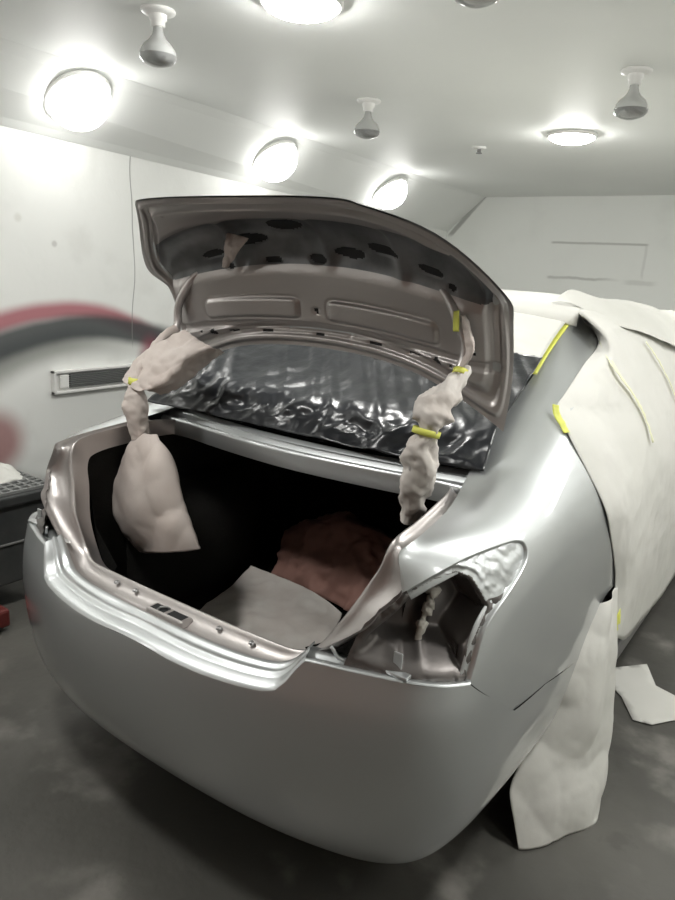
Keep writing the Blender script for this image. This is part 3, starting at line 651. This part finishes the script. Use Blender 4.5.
# roof sheet with a curled rear edge
roof_net = []
for x in np.linspace(-1, 1, 9):
    c = .03*(1-x*x)
    roof_net.append([(x*.53, 1.50, 1.430+c), (x*.53, 1.51, 1.470+c), (x*.525, 1.555, 1.490+c), (x*.50, 1.66, 1.489+c), (x*.505, 2.1, 1.502+c), (x*.515, 2.6, 1.476+c), (x*.535, 2.92, 1.41+c)])
o = sheet('masking_paper', roof_net, M_PAPER, amp=.004, sc=3, seed=5); _props(o, 'white masking paper laid over the roof, rear edge rolled up', 'masking paper', 'masking paper on the car')
# cover of roof edge, folded over onto the side, its loose edge casting a thin shadow
fold = [[(.42,1.54,1.505),(.465,1.56,1.508),(.515,1.60,1.488),(.550,1.60,1.452)],
        [(.42,1.75,1.553),(.50,1.75,1.520),(.575,1.74,1.480),(.636,1.70,1.432)],
        [(.43,2.0,1.525),(.53,2.0,1.515),(.625,2.0,1.462),(.706,1.94,1.394)],
        [(.43,2.3,1.52),(.54,2.3,1.508),(.645,2.28,1.445),(.742,2.20,1.348)],
        [(.44,2.7,1.485),(.56,2.7,1.47),(.67,2.68,1.40),(.735,2.6,1.30)],
        [(.46,2.95,1.42),(.58,2.95,1.40),(.70,2.95,1.31),(.76,2.9,1.22)]]
o = sheet('masking_paper', fold, M_PAPER, amp=.004, sc=4, seed=8, nu=70); _props(o, 'white masking paper folded over the roof edge with a lifted corner', 'masking paper', 'masking paper on the car')
# big sheet down the right side
rear_b = [(.850,1.135,.505),(.851,1.228,.60),(.849,1.183,.732),(.838,1.088,.869),(.815,1.037,.968),(.722,1.004,1.122),(.638,1.078,1.203),(.626,1.143,1.232),(.616,1.30,1.290),(.605,1.436,1.331),(.588,1.585,1.388),(.50,1.62,1.462)]
_q = invert(QS, rear_b[:11]); _n = QS.nrm(_q[:, 0], _q[:, 1]); _p = QS.at(_q[:, 0], _q[:, 1]); _n *= np.sign(((_p-[0, 1.2, .6])*_n).sum(1))[:, None]
rear_b = [tuple(a) for a in _p+_n*.0035]+rear_b[11:]
def side_col(y, zb, bulge):
    return [(.862,y,zb),(.868+bulge*.3,y,.58),(.872+bulge*.4,y,.72),(.868+bulge*.5,y,.85),(.856+bulge*.6,y,.955),(.822+bulge*.8,y,1.07),(.782+bulge,y,1.16),(.757+bulge,y,1.215),(.724+bulge,y,1.285),(.690+bulge,y,1.345),(.640+bulge*.8,y,1.415),(.54+bulge*.3,y,1.485)]
net = [rear_b, [(.5*(a[0]+b[0])+.018, .5*(a[1]+b[1]), .5*(a[2]+b[2])) for a, b in zip(rear_b, side_col(1.42, .40, .0))], side_col(1.5, .36, .006), side_col(1.85, .325, .02), side_col(2.25, .315, .028), side_col(2.7, .31, .02), [(x, y, z-.04*max(0, z-1.2)) for x, y, z in side_col(3.1, .31, 0)]]
side = sheet('masking_paper', net, M_PAPER, nu=110, nv=110, amp=.007, sc=2.6, seed=14, octv=3, ridged=False, amp2=.0025, sc2=11, pin=True)
_props(side, 'large sheet of white masking paper hung down the right side over the doors', 'masking paper', 'masking paper on the car')
SS = Surf(net)
def on_side(s, v, lift=.012): return tuple(SS.at([s], [v])[0]+np.array([lift, -lift*.6, lift*.3]))
tape('masking_tape', [on_side(.02, 9.9), on_side(1.2, 8.6), on_side(1.75, 7.4), on_side(1.98, 5.9), on_side(2.0, 5.0)], .017, (0, 1, .2), M_TAPE_F, 'faded tape running down the paper from the roof pillar', n=40)
tape('masking_tape', [on_side(2.9, 9.5), on_side(3.05, 8.4), on_side(3.2, 7.0), on_side(3.3, 5.4)], .012, (0, 1, .2), M_TAPE_F, 'pale tape joint on the paper, further along the side', n=40)
tape('masking_tape', [(.642,1.04,1.222),(.652,1.03,1.20),(.672,1.022,1.176),(.694,1.012,1.150)], .022, (.3, .8, .3), M_TAPE, 'yellow tape patch holding the paper at the rear door edge')
tape('masking_tape', [(.872,1.222,.56),(.874,1.235,.52),(.872,1.245,.47),(.868,1.25,.42)], .055, (0, 1, 0), M_TAPE, 'yellow tape at the foot of the side paper by the wheel arch')
# front sheet over bonnet
fs = PF[22:56, -1]; fn = np.stack([fs*[k, 1, 1]+np.array([0, 0, .03*(1-k*k)+.012]) for k in np.linspace(-1.02, 1.02, 20)], 1)
o = grid('masking_paper', crumple(fn, .006, 4, 31, 3), M_PAPER, thick=.0015); _props(o, 'white masking paper over the windscreen and bonnet, hidden behind the roof', 'masking paper', 'masking paper on the car')
# sheet hung over the right rear wheel
wnet = [[(.83,1.08,.625),(.815,.97,.54),(.80,.90,.44),(.785,.855,.32),(.762,.745,.19),(.785,.715,.09),(.815,.705,.004)],
        [(.855,1.10,.64),(.865,1.03,.55),(.87,.97,.44),(.868,.92,.32),(.86,.86,.20),(.862,.80,.09),(.864,.755,.004)],
        [(.868,1.14,.645),(.885,1.09,.55),(.90,1.05,.43),(.91,1.02,.31),(.91,.98,.19),(.918,.91,.085),(.915,.855,.004)],
        [(.862,1.19,.652),(.88,1.19,.53),(.893,1.195,.42),(.902,1.19,.31),(.92,1.13,.19),(.947,1.02,.08),(.967,.955,.004)],
        [(.858,1.24,.64),(.872,1.23,.52),(.88,1.25,.42),(.885,1.26,.31),(.90,1.22,.2),(.92,1.14,.09),(.94,1.06,.01)]]
o = sheet('masking_paper', wnet, M_PAPER, nu=70, nv=90, amp=.013, sc=3.2, seed=23, octv=2, ridged=True, amp2=.003, sc2=6)
_props(o, 'white masking paper hung from the wheel arch over the right rear wheel', 'masking paper', 'masking paper on the car')
# wraps round the hinge arms
wr = [(.530,.628,1.345),(.535,.57,1.30),(.527,.51,1.262),(.527,.482,1.225),(.523,.472,1.200),(.515,.47,1.15),(.508,.475,1.09),(.498,.485,1.03),(.485,.51,.96)]
rd = [(.016,.016),(.026,.022),(.046,.030),(.040,.030),(.026,.024),(.040,.03),(.042,.032),(.034,.03),(.024,.024)]
t = wrap('masking_paper', wr, rd, M_PAPER_W, amp=.011, sc=21, seed=6)
_props(t, 'white paper wrapped round the right hinge arm, tied with a yellow tape band', 'masking paper', 'masking paper on the hinge arms')
def band(name, c, r, t_dir, w_, parent, label=None, flat=(.82, .57, 0)):
    T = np.array(t_dir, float); T /= np.linalg.norm(T); a = np.array(flat, float); a -= T*(a@T); a /= np.linalg.norm(a); b = np.cross(a, T); P = []
    for k in (-.5, 0, .5): P.append([np.array(c)+T*w_*k+r[0]*math.cos(q)*a+r[1]*math.sin(q)*b for q in np.linspace(0, 2*math.pi, 28, endpoint=False)])
    o = grid(name, crumple(np.array(P), .001, 40, 2, 2, True, False, True), M_TAPE, parent, cv=True, thick=.001)
    if label: o['label'] = label
    return o
band('tape_band', (.523,.472,1.200), (.034,.031), (-.1, -.2, -1), .016, t, 'yellow tape band')
band('tape_band', (.531,.612,1.332), (.021,.020), (0, -.6, -.8), .016, t, 'yellow tape band')
# bare upper arm has a loose paper flap
o = sheet('masking_paper', [[(.512,.615,1.475),(.530,.606,1.43),(.540,.606,1.39),(.525,.612,1.35)],[(.528,.600,1.475),(.556,.590,1.43),(.566,.590,1.385),(.534,.604,1.345)],[(.524,.622,1.478),(.550,.618,1.43),(.558,.616,1.385),(.530,.618,1.345)]], M_PAPER_D, amp=.004, sc=20, seed=9, nu=30, nv=40)
_props(o, 'strip of paper taped along the upper bend of the right hinge arm', 'masking paper', 'masking paper on the hinge arms')
tape('masking_tape', [(.508,.600,1.485),(.512,.596,1.46),(.514,.598,1.435)], .016, (1, 0, 0), M_TAPE, 'small yellow tape on the upper bend of the right hinge arm', n=12)
# left side: wide folded paper from lid to arm, narrow neck, then a bag of paper hanging in the boot
lw = [[(-.480,.625,1.345),(-.560,.575,1.298),(-.615,.525,1.236),(-.632,.485,1.172)],
 [(-.384,.600,1.324),(-.429,.540,1.271),(-.485,.490,1.203),(-.548,.465,1.154)],
 [(-.330,.600,1.307),(-.385,.550,1.256),(-.435,.500,1.183),(-.499,.465,1.155)],
 [(-.335,.660,1.288),(-.375,.620,1.237),(-.433,.570,1.171),(-.482,.520,1.142)]]
lw = [[tuple(np.array(q)+(np.array([1.3054,-1.0269,1.5528])-np.array(q))*.022) for q in col] for col in lw]
lt = sheet('masking_paper', lw, M_PAPER_D, amp=.009, sc=12, seed=26, nu=44, nv=50)
_props(lt, 'dusty masking paper folded from the lid down to the left hinge arm', 'masking paper', 'masking paper on the hinge arms')
lb = wrap('masking_paper', [(-.523,.622,1.345),(-.530,.55,1.285),(-.526,.50,1.235),(-.522,.458,1.185),(-.518,.448,1.14),(-.514,.447,1.09),(-.508,.452,1.04),(-.503,.456,1.0)], [(.016,.016),(.020,.018),(.020,.018),(.018,.018),(.032,.024),(.040,.03),(.036,.028),(.032,.024)], M_PAPER_D, amp=.008, sc=14, seed=3)
_props(lb, 'narrow neck of paper round the left hinge arm with yellow tape at its top', 'masking paper', 'masking paper on the hinge arms')
band('tape_band', (-.522,.456,1.183), (.024,.021), (0, -.1, -1), .022, lb, 'yellow tape band')
bagf = [[(-.491,.470,1.014),(-.539,.460,.936),(-.587,.460,.804),(-.589,.460,.714),(-.499,.450,.651)],
 [(-.470,.440,1.026),(-.537,.430,.968),(-.587,.420,.847),(-.601,.420,.721),(-.468,.420,.622)],
 [(-.422,.420,1.034),(-.412,.380,.958),(-.388,.360,.854),(-.350,.355,.767),(-.305,.360,.686)],
 [(-.398,.420,1.038),(-.330,.370,.970),(-.282,.355,.874),(-.231,.350,.799),(-.207,.360,.717)],
 [(-.387,.430,1.039),(-.309,.410,.974),(-.239,.400,.874),(-.195,.400,.796),(-.155,.400,.733)],
 [(-.436,.460,1.025),(-.386,.450,.951),(-.330,.450,.841),(-.292,.450,.758),(-.249,.440,.722)]]
o = sheet('masking_paper', bagf, M_PAPER_D, amp=.011, sc=5, seed=43, nu=60, nv=70, octv=2)
_props(o, 'brownish paper bag shape hanging inside the left of the boot', 'masking paper', 'masking paper on the hinge arms')
# scrap of film stuck to the lid
o = sheet('film_scrap', [[(-.262,.590,1.655),(-.27,.585,1.60),(-.285,.590,1.555)],[(-.215,.575,1.650),(-.235,.572,1.60),(-.262,.585,1.553)],[(-.16,.570,1.640),(-.20,.575,1.605),(-.245,.59,1.565)]], M_PAPER_D, amp=.008, sc=18, seed=44, nu=24, nv=24)
_props(o, 'small torn scrap of paper stuck in the recess of the lid', 'paper scrap')
# loose paper in the boot
pn = [[(-.30,.33,.395),(-.33,.55,.40),(-.37,.80,.44),(-.37,.86,.47)],[(-.12,.33,.40),(-.17,.55,.42),(-.20,.78,.455),(-.21,.85,.475)],[(.08,.33,.405),(.03,.55,.43),(-.0,.77,.455),(-.02,.83,.47)],[(.24,.36,.40),(.19,.55,.425),(.12,.75,.445),(.10,.80,.455)]]
o = sheet('paper_sheet', pn, M_PAPER_W, amp=.012, sc=4, seed=51, octv=3, nu=60, nv=60); _props(o, 'pale paper sheet lying flat on the boot floor', 'paper sheet')
kn = [[(-.36,.98,.40),(-.38,1.08,.52),(-.37,1.22,.53),(-.36,1.32,.42)],[(-.18,.93,.42),(-.2,1.05,.60),(-.2,1.2,.63),(-.2,1.34,.46)],[(.0,.90,.42),(.0,1.03,.60),(.0,1.2,.60),(.0,1.34,.44)],[(.16,.86,.42),(.17,1.0,.55),(.17,1.18,.54),(.18,1.32,.42)],[(.30,.84,.38),(.32,1.0,.42),(.32,1.15,.42),(.33,1.3,.38)]]
o = sheet('kraft_paper', kn, M_KRAFT, amp=.028, sc=6, seed=55, nu=70, nv=60); _props(o, 'crumpled brown paper heap at the back of the boot', 'paper')
# paper on the floor by the sill
fp = [(.70,1.86),(.86,2.06),(.93,1.90),(1.02,1.87),(1.12,1.90),(1.14,1.74),(1.09,1.675),(1.04,1.69),(.98,1.60),(.915,1.585),(.84,1.72)]
V2, F2 = trim_cells(fp, (1, 1), .03)
o = mesh('paper_sheet', [(x, y, .004+.004*max(0, fbm((x, y, 0), 4, 3))) for x, y in V2], F2, M_PAPER); so = o.modifiers.new('sheet', 'SOLIDIFY'); so.thickness = .0015; so.offset = 1
_props(o, 'torn white paper lying on the concrete floor beside the car sill', 'paper sheet')

# =============== things in the room ===============
# bench on the left
bench = thing('bench', 'dark grey steel bench against the left wall behind the car', 'bench', (-1.78, .3, 0))
MB().box((-2.06, -.45, .13), (-1.52, .80, .495)).build('body', M_BENCH, bench, bevel=.01)
MB().box((-2.08, -.47, .495), (-1.50, .80, .54)).build('worktop', M_BENCH, bench, bevel=.008)
MB().box((-1.525, -.40, .315), (-1.512, .77, .325)).build('seam_rail', M_STEEL, bench, bevel=.003)
mb = MB()
for y in (-.38, .72):
    for x in (-2.0, -1.58): mb = MB(); mb.box((x-.03, y-.03, 0), (x+.03, y+.03, .135)); mb.build('leg', M_BENCH, bench, bevel=.004)
mt = MB(); holes = MB()
nx, ny = 12, 26; x0, x1, y0, y1 = -2.04, -1.53, -.40, .79; wx, wy = (x1-x0)/nx, (y1-y0)/ny
for i in range(nx+1): mt.box((x0+i*wx-.006, y0, .541), (x0+i*wx+.006, y1, .553))
for j in range(ny+1): mt.box((x0, y0+j*wy-.006, .5415), (x1, y0+j*wy+.006, .5535))
o = mt.build('rubber_mat', M_MAT); _props(o, 'grey perforated mat on top of the dark bench', 'mat')
o = sheet('cloth', [[(-1.93,.60,.545),(-1.80,.60,.565),(-1.66,.60,.552)],[(-1.93,.70,.55),(-1.79,.70,.60),(-1.66,.70,.555)],[(-1.95,.77,.535),(-1.80,.775,.55),(-1.68,.77,.536)]], M_PAPER, amp=.014, sc=9, seed=61, nu=30, nv=30, thick=.012); _props(o, 'folded white cloth lying on the bench mat', 'cloth')
red = thing('floor_jack', 'dark red low box under the front of the bench', 'jack', (-1.46, .45, 0))
MB().box((-1.50, .05, .02), (-1.36, .47, .10)).build('body', M_RED, red, bevel=.012)
for y in (.12, .40):
    for x in (-1.49, -1.37): MB().lathe([(0,-.015),(.02,-.015),(.024,-.01),(.024,.01),(.02,.015),(0,.015)], 18, 0, Matrix.Translation((x, y, .024)), 'x').build('wheel', M_RUBBER, red, smooth=True)
# long lamp fitting / heater on the left wall
def wl(y, z, d=0): return (XW(y)+.012+d, y, z)
ht = thing('wall_heater', 'long white heater with a grey ribbed grille on the left wall', 'heater', (XW(1.6), 1.6, .9))
def wall_box(mb, y0, y1, z0, z1, d0, d1, dz=0):
    V = [(XW(y)+d, y, z+dz*(y-y0)) for d in (d0, d1) for y, z in ((y0, z0), (y1, z0), (y1, z1), (y0, z1))]
    return mb.add(V, [(3,2,1,0),(4,5,6,7),(0,1,5,4),(1,2,6,5),(2,3,7,6),(3,0,4,7)])
wall_box(wall_box(wall_box(wall_box(MB(), 1.17, 2.25, .845, .86, .0, .035), 1.17, 2.25, .955, .97, .0, .035), 1.17, 1.185, .845, .97, 0, .035), 2.235, 2.25, .845, .97, 0, .035).build('frame', M_WHITE, ht, bevel=.003)
wall_box(MB(), 1.185, 2.235, .86, .955, 0, .012).build('back_plate', M_WHITE, ht)
wall_box(MB(), 1.21, 1.265, .872, .945, .012, .03).build('end_cap', M_WHITE, ht, bevel=.006)
mb = MB()
for k in range(8): wall_box(mb, 1.275, 2.23, .872+k*.0098, .872+k*.0098+.005, .012, .028)
mb.build('grille', M_STEEL, ht)

# --- clear heat bulbs on the ceiling
ZB = Matrix.Diagonal((1, 1, .80, 1))
def heat_lamp(label, loc):
    t = thing('heat_lamp', label, 'ceiling lamp', loc, 'unlit bulbs on the ceiling'); Mx = Matrix.Translation(loc) @ ZB
    MB().lathe([(0,0),(.058,0),(.060,-.006),(.056,-.014),(.035,-.020),(0,-.021)], 36, 0, Mx).build('ceiling_plate', M_WHITE, t, smooth=True)
    MB().lathe([(.030,-.018),(.030,-.040),(.024,-.044),(.024,-.066),(.021,-.068),(0,-.068)], 28, 0, Mx).build('socket', M_WHITE, t, smooth=True)
    MB().lathe([(.016,-.064),(.018,-.085),(.022,-.100),(.032,-.118),(.050,-.138),(.0610,-.160),(.0645,-.180)], 36, 0, Mx).build('reflector', M_BULB_R, t, smooth=True)
    MB().lathe([(.0645,-.180),(.062,-.194),(.052,-.208),(.036,-.217),(.018,-.223),(0,-.2245)], 36, 0, Mx).build('bulb_face', M_BULB_G, t, smooth=True)
    return t
hl = heat_lamp('clear bulb nearest the left wall, above the left edge of the lid', (-.835, .815, ZC))
def copy_thing(o, loc, label, rot=None):
    r = o.copy(); COL.objects.link(r); r.location = loc; r['label'] = label
    if rot is not None: r.rotation_euler = rot
    for ch in list(o.children):
        c = ch.copy(); COL.objects.link(c); c.parent = r; c.matrix_parent_inverse = ch.matrix_parent_inverse
        for g in ch.children:
            d = g.copy(); COL.objects.link(d); d.parent = c; d.matrix_parent_inverse = g.matrix_parent_inverse
    return r
copy_thing(hl, (-.838, 2.15, ZC), 'clear bulb hanging above the middle of the boot lid')
copy_thing(hl, (.438, 2.11, ZC), 'clear bulb on the right of the ceiling, above the papered side')
copy_thing(hl, (.40, .76, ZC), 'clear bulb cut off by the top edge of the photo')
# --- round led lights
def led(label, loc, normal, group, r=.135, dome=.04, m=None):
    t = thing('led_light', label, 'ceiling light', (0, 0, 0), group)
    MB().lathe([(0,0),(r+.012,0),(r+.012,.012),(r+.006,.018),(r,.018)], 48).build('rim', M_WHITE, t, smooth=True)
    MB().lathe([(r*math.cos(a), .012+dome*math.sin(a)) for a in np.linspace(0, math.pi/2, 10)], 48).build('diffuser', m or M_LED, t, smooth=True)
    t.location = loc; t.rotation_euler = Vector((0, 0, 1)).rotation_difference(Vector(normal)).to_euler()
    return t
NS = Vector((ZC-2.13, 0, -.375)).normalized()
def on_slope(y, k=.56): return (XW(y)+(XC(y)-XW(y))*k+NS.x*.004, y, ZL(y)+(ZC-ZL(y))*k+NS.z*.004)
l0 = led('round lit lamp on the sloped panel, nearest and largest of the row', on_slope(1.21, .62), NS, 'round lamps along the sloped panel', .15, .135, M_DOME)
def led_copy(src, loc, label): return copy_thing(src, loc, label)
led_copy(l0, on_slope(2.74), 'round lit lamp on the sloped panel, above the left half of the lid')
led_copy(l0, on_slope(4.28), 'round lit lamp on the sloped panel, touching the top edge of the lid')
led_copy(l0, on_slope(-.25), 'round lit lamp on the sloped panel, level with the bumper, out of shot')
c0 = led('round lit lamp in the flat ceiling, right of the lid', (-.17, 3.22, ZC-.001), (0, 0, -1), 'round lamps in the flat ceiling', .125, .04)
led_copy(c0, (-.316, .955, ZC-.001), 'round lit lamp in the flat ceiling, cut by the top edge')
led_copy(l0, on_slope(-1.75), 'added unseen round lamp on the sloped panel behind the viewer')  # added out of view to brighten the ceiling behind
led_copy(c0, (1.55, 3.1, ZC-.001), 'added unseen round lamp in the flat ceiling above the right side paper')  # this lamp and the next are added, unseen, to brighten the right side
led_copy(c0, (1.50, .95, ZC-.001), 'added unseen round lamp in the flat ceiling, right of the car')
led_copy(c0, (-.38, -.45, ZC-.001), 'added unseen round lamp in the flat ceiling above the rear bumper')  # added out of view to light the paper in the boot
NR = Vector((-(ZC-2.13), 0, -.37)).normalized()
def on_right(y): return (XR-.185+NR.x*.004, y, .5*(2.13+ZC)+NR.z*.004)
r0 = led('added unseen round lamp high on the right slope, level with the wheel', on_right(1.24), NR, 'added unseen lamps along the right slope', .15, .135, M_DOME)  # this whole row is added, unseen, to lift the ceiling and side paper
led_copy(r0, on_right(2.72), 'added unseen round lamp high on the right slope, level with the front doors')
led_copy(r0, on_right(4.19), 'added unseen round lamp high on the right slope, far end')
led_copy(r0, on_right(5.5), 'added unseen round lamp high on the right slope, in the corner by the back wall')
led_copy(r0, on_right(-.25), 'added unseen round lamp high on the right slope, level with the bumper')
# small sprinkler rose
sp = thing('ceiling_sprinkler', 'tiny white sprinkler rose in the ceiling between the bulbs', 'sprinkler', (-.84, 3.45, ZC))
Mx = Matrix.Translation((-.84, 3.45, ZC))
MB().lathe([(0,0),(.045,0),(.046,-.006),(.03,-.012),(0,-.012)], 28, 0, Mx).build('rose', M_WHITE, sp, smooth=True)
MB().lathe([(.012,-.010),(.012,-.030),(.02,-.034),(.02,-.038),(0,-.038)], 18, 0, Mx).build('head', M_STEEL, sp, smooth=True)
